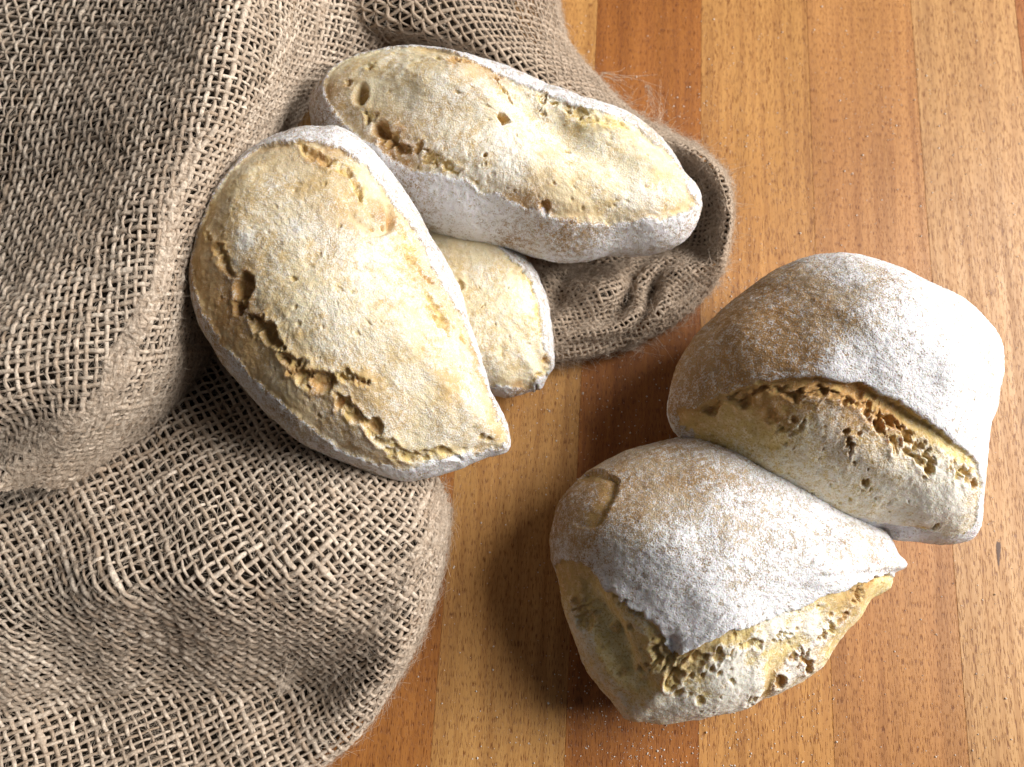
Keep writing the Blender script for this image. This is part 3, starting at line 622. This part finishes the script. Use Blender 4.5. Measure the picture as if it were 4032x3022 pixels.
def build_sack():
    # --- big upper fold: rows run from its outer left flank over the crest to the edge beside the rolls
    rowsA = [
        # along the fold (from off the top of the picture to off the left), 7 points across
        [(60, -330, 28), (250, -250, 44), (400, -200, 66), (520, -160, 80), (620, -140, 70), (700, -120, 56), (800, -110, 46)],
        [(-60, -130, 28), (180, -90, 44), (360, -60, 66), (500, -40, 82), (610, -30, 70), (690, -20, 54), (850, 0, 42)],
        [(-160, 80, 28), (90, 90, 44), (300, 90, 66), (470, 90, 84), (590, 95, 72), (660, 100, 50), (815, 105, 32)],
        [(-240, 300, 28), (20, 260, 44), (230, 230, 66), (420, 205, 82), (545, 200, 74), (612, 215, 48), (668, 230, 16)],
        [(-280, 480, 28), (-20, 430, 44), (190, 380, 66), (370, 335, 80), (480, 315, 74), (545, 320, 50), (600, 345, 14)],
        [(-300, 650, 34), (-40, 590, 54), (160, 530, 72), (320, 480, 78), (420, 450, 72), (482, 445, 50), (540, 460, 14)],
        [(-310, 800, 42), (-50, 740, 71), (130, 670, 74), (280, 615, 76), (375, 580, 70), (436, 570, 50), (500, 570, 14)],
        [(-300, 930, 42), (-60, 870, 71), (100, 810, 74), (245, 745, 74), (345, 705, 68), (412, 690, 48), (475, 690, 12)],
        [(-290, 1020, 40), (-70, 970, 52), (70, 910, 64), (200, 860, 70), (305, 815, 64), (385, 800, 44), (440, 810, 12)],
        [(-280, 1090, 40), (-90, 1030, 52), (40, 975, 62), (150, 945, 64), (240, 920, 56), (300, 925, 36), (340, 950, 10)],
        [(-280, 1160, 40), (-120, 1090, 52), (-20, 1060, 59), (70, 1045, 52), (130, 1050, 40), (170, 1065, 24), (190, 1090, 6)],
    ]
    # --- lower fold: fan of rows from the crease outwards to the silhouette
    rowsB = [
        # each row runs along an arc (upper right to lower left); rows go outwards
        [(1000, 800, 4), (760, 720, 8), (520, 700, 10), (300, 740, 12), (80, 820, 12), (-150, 920, 12), (-400, 1020, 12)],
        [(980, 900, 14), (780, 850, 20), (560, 860, 24), (330, 910, 26), (100, 985, 28), (-120, 1070, 28), (-380, 1150, 26)],
        [(945, 960, 28), (790, 985, 42), (600, 1040, 48), (400, 1090, 49), (190, 1140, 46), (-40, 1195, 42), (-340, 1260, 38)],
        [(905, 990, 36), (820, 1070, 48), (690, 1160, 58), (510, 1220, 62), (290, 1250, 60), (60, 1280, 50), (-160, 1330, 44)],
        [(940, 1030, 32), (875, 1140, 46), (750, 1250, 52), (560, 1330, 50), (320, 1350, 46), (80, 1370, 44), (-160, 1410, 44)],
        [(956, 1060, 26), (910, 1190, 42), (800, 1320, 40), (610, 1410, 26), (350, 1430, 28), (100, 1455, 32), (-160, 1490, 38)],
        [(964, 1085, 20), (930, 1225, 34), (840, 1375, 35), (665, 1480, 11), (400, 1510, 13), (120, 1540, 18), (-160, 1570, 32)],
        [(968, 1105, 14), (940, 1260, 24), (855, 1430, 28), (700, 1560, 15), (440, 1620, 16), (150, 1660, 22), (-160, 1690, 32)],
        [(966, 1115, 8), (938, 1290, 13), (858, 1468, 13), (730, 1622, 13), (470, 1760, 20), (180, 1800, 26), (-160, 1810, 28)],
        [(950, 1110, 2), (920, 1300, 2), (840, 1480, 2), (715, 1635, 2), (470, 1830, 6), (180, 1890, 12), (-160, 1900, 14)],
    ]
    # --- back flap and mouth: rows go from the outer foot over the rim and down inside; points run clockwise along the rim
    rowsC = [
        [(1208, -160, 2), (1206, -20, 2), (1228, 85, 2), (1290, 165, 2), (1372, 245, 2), (1450, 288, 2), (1520, 332, 2), (1566, 390, 2), (1572, 470, 2), (1560, 550, 2), (1542, 612, 2), (1478, 682, 2), (1390, 738, 2), (1290, 768, 2), (1180, 788, 2), (1080, 800, 2)],
        [(1196, -160, 14), (1196, -20, 14), (1216, 92, 14), (1276, 165, 14), (1352, 240, 13), (1436, 286, 12), (1514, 330, 20), (1566, 385, 22), (1579, 455, 23), (1568, 545, 18), (1546, 606, 9), (1478, 674, 8), (1388, 728, 8), (1288, 756, 8), (1178, 776, 7), (1078, 790, 4)],
        [(1150, -160, 30), (1150, -20, 30), (1170, 80, 29), (1230, 160, 27), (1315, 235, 23), (1412, 290, 20), (1506, 338, 25), (1556, 388, 28), (1571, 455, 28), (1558, 545, 22), (1520, 590, 14), (1450, 650, 12), (1365, 700, 13), (1275, 726, 12), (1175, 744, 10), (1075, 760, 5)],
        [(1060, -160, 42), (1060, -20, 42), (1090, 70, 40), (1160, 140, 36), (1260, 220, 28), (1376, 296, 20), (1476, 362, 14), (1528, 405, 15), (1545, 460, 15), (1530, 535, 12), (1480, 575, 13), (1415, 625, 7), (1340, 665, 6), (1260, 690, 8), (1170, 705, 8), (1070, 720, 4)],
        [(950, -160, 50), (950, -30, 50), (985, 50, 47), (1070, 115, 42), (1190, 200, 32), (1330, 300, 16), (1425, 370, 8), (1485, 420, 6), (1505, 470, 6), (1495, 530, 7), (1440, 565, 11), (1380, 605, 9), (1310, 635, 12), (1235, 655, 6), (1150, 665, 6), (1050, 680, 3)],
        [(760, -160, 46), (760, -40, 48), (790, 40, 44), (940, 100, 37), (1120, 195, 26), (1290, 315, 9), (1380, 390, 3), (1430, 440, 3), (1440, 480, 3), (1430, 525, 3), (1390, 560, 4), (1330, 590, 7), (1260, 600, 5), (1190, 610, 4), (1120, 615, 4), (1030, 620, 3)],
        [(560, -160, 30), (560, -50, 34), (600, 60, 30), (860, 130, 18), (1060, 220, 12), (1240, 340, 3), (1320, 420, 2), (1350, 460, 2), (1350, 490, 2), (1340, 520, 2), (1310, 545, 2), (1250, 560, 2), (1190, 560, 2), (1130, 560, 2), (1080, 560, 2), (1000, 560, 2)],
    ]
    def wr(x, y):
        c = (x * .62 + y * .78) / 58 + .35 * np.sin(x / 37.0) + .3 * np.sin(y / 29.0)
        m = np.exp(-((x - 1340) / 170) ** 2 - ((y - 655) / 85) ** 2)
        return m * (4.2 * np.sin(c * 6.28) + 1.5) + 1.4 * np.sin(x / 41 + y / 23) * np.sin(y / 33 - x / 57) * (y > 200)
    def wb(x, y):
        return 1.5 * np.sin(x / 61 + y / 83 + 1) * np.sin(y / 57 - x / 97) + .5 * np.sin(x / 33 - y / 41) * np.sin(y / 51 + 2)
    root = thing("burlap_sack", "coarse brown burlap sack, crumpled and folded back around three of the rolls", "sack")
    root.location = Vector(at(np.array([500.0]), np.array([700.0]), 0)[0] * SC)
    kids = []
    def part(name, V, F, tone, mat, kind="stuff", label=None):
        o = link(name, mesh(name, V, F, True, {"tone": tone}), mat, root)
        if kind: o["kind"] = kind
        if label: o["label"] = label
        kids.append(o); return o
    for (rows, pitch, seed, nf, nm, lab, rad, rot) in (
            (rowsA, 2.8, 1, 15500, "upper_fold", "large soft fold of open weave at upper left", .215, 0),
            (rowsB, 2.85, 2, 15500, "lower_fold", "rounded lower fold of open weave at bottom left", .215, -15),
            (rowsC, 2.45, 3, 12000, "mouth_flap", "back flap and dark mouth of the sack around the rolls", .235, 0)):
        sh = Sheet(rows, wrinkle=wr if nm == "mouth_flap" else (wb if nm == "lower_fold" else (lambda x, y: .5 * wb(x, y)))); q = net(sh, pitch, rot)
        ln, nn, rr, tt = weave(sh, q, pitch, seed, rad)
        V, F, T = tubes(ln, nn, rr, [t_ * (.35 if nm == "mouth_flap" else 1) for t_ in tt]); part(nm, V, F, T, M_BUR, "stuff", lab)  # mouth yarns toned darker throughout: shade of the mouth put into their colour
        PP = np.vstack(ln); NN = np.vstack(nn); 
        print(nm, "yarns", len(ln), "verts", len(V), "net", q.shape, "z up", round(float(NN[:, 2].mean()), 2))
        V, F, T = fibres(PP, NN, nf, seed + 20); part("loose_fibres", V, F, T, M_BUR)
        # layer of cloth just beneath, coloured dark as the shade in the weave holes
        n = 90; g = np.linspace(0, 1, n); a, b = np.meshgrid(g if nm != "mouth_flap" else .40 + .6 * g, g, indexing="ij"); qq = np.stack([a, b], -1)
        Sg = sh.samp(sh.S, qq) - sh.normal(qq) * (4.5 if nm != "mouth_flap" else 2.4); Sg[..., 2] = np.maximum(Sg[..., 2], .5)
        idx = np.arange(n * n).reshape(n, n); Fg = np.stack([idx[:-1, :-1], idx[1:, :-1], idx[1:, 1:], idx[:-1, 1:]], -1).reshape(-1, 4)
        part("shaded_inner_layer", Sg.reshape(-1, 3), Fg, np.full(n * n, .3), M_LIN, None)
    # frayed tufts at the hem and stray strands on the wood
    Vs, Fs, Ts = [], [], []; base = 0
    for a in ((1558, 392, 20, 20, -8, 26, 5, 31, .3), (1540, 415, 20, -26, 22, 30, 8, 32, .25), (1500, 610, 12, -20, 50, 24, 9, 33, .35), (1545, 600, 10, 6, 20, 24, 7, 34, .5),
              (1300, 160, 20, 60, 18, 9, 24, 35, .18, .06), (1400, 185, 12, 20, 60, 12, 16, 36, .3, .05), (1425, 265, 16, 4, -40, 10, 14, 37, .3, .045), (668, 190, 40, -30, -15, 5, 9, 38, .3), (1572, 520, 10, 10, 10, 14, 5, 39, .6), (600, 1500, 27, 20, -30, 26, 9, 40, .2)):
        V, F, T = tuft(*a); Vs.append(V); Fs.append(F + base); Ts.append(T); base += len(V)
    rim = catmull([(1300, 165), (1372, 235), (1440, 280), (1512, 330), (1566, 388), (1577, 455), (1566, 545), (1546, 610), (1480, 684), (1390, 740), (1290, 768), (1190, 786)], 90)
    r_ = np.random.default_rng(77)
    for k, (x, y) in enumerate(rim):
        V, F, T = tuft(x + r_.normal(0, 4), y + r_.normal(0, 4), (18 if y < 560 else 7) + r_.uniform(-4, 3), r_.normal(.6, 1), r_.normal(.2, 1), 4, r_.uniform(3, 7.5), 300 + k, .6, .055); Vs.append(V); Fs.append(F + base); Ts.append(T); base += len(V)
    part("frayed_strands", np.vstack(Vs), np.vstack(Fs), np.concatenate(Ts), M_BUR)
    bpy.context.view_layer.update()
    rebase(root, kids)
build_sack()

# ------------------------------------------------------------------ flour grains scattered on the wood
def build_grains():
    r_ = np.random.default_rng(5); n = 1500; px = r_.uniform(900, 2212, n); py = r_.uniform(0, 1658, n)
    cl = [(1300, 230, 60), (1500, 300, 80), (1300, 1580, 120), (1320, 1450, 60), (1650, 1560, 120), (1400, 880, 150), (1900, 300, 120), (1250, 900, 120), (1430, 1600, 80), (1560, 640, 60)]
    for (cx, cy, s) in cl:
        px = np.concatenate([px, r_.normal(cx, s, 190)]); py = np.concatenate([py, r_.normal(cy, s, 190)])
    P = at(px, py, 0.0); m = len(P); rad = np.clip(r_.lognormal(-1.85, .42, m), .07, .42)
    oc = np.array([(1, 0, 0), (0, 1, 0), (-1, 0, 0), (0, -1, 0), (0, 0, 1), (0, 0, -1)], float)
    V = P[:, None] + rad[:, None, None] * (oc[None] * r_.uniform(.7, 1.25, (m, 6, 1))) + np.array([0, 0, 1])[None, None] * (rad * .6)[:, None, None]
    f = np.array([(0, 1, 4), (1, 2, 4), (2, 3, 4), (3, 0, 4), (1, 0, 5), (2, 1, 5), (3, 2, 5), (0, 3, 5)])
    F = (f[None] + 6 * np.arange(m)[:, None, None]).reshape(-1, 3)
    o = link("flour_grains", mesh("flour_grains", V.reshape(-1, 3), F, False), M_FLOUR); o["kind"] = "stuff"
    o["label"] = "fine grains of flour scattered over the wooden tabletop"; o["category"] = "flour"
build_grains()

print("tris", sum(sum(len(p.vertices) - 2 for p in o.data.polygons[:1]) * len(o.data.polygons) for o in scene.objects if o.type == "MESH"))
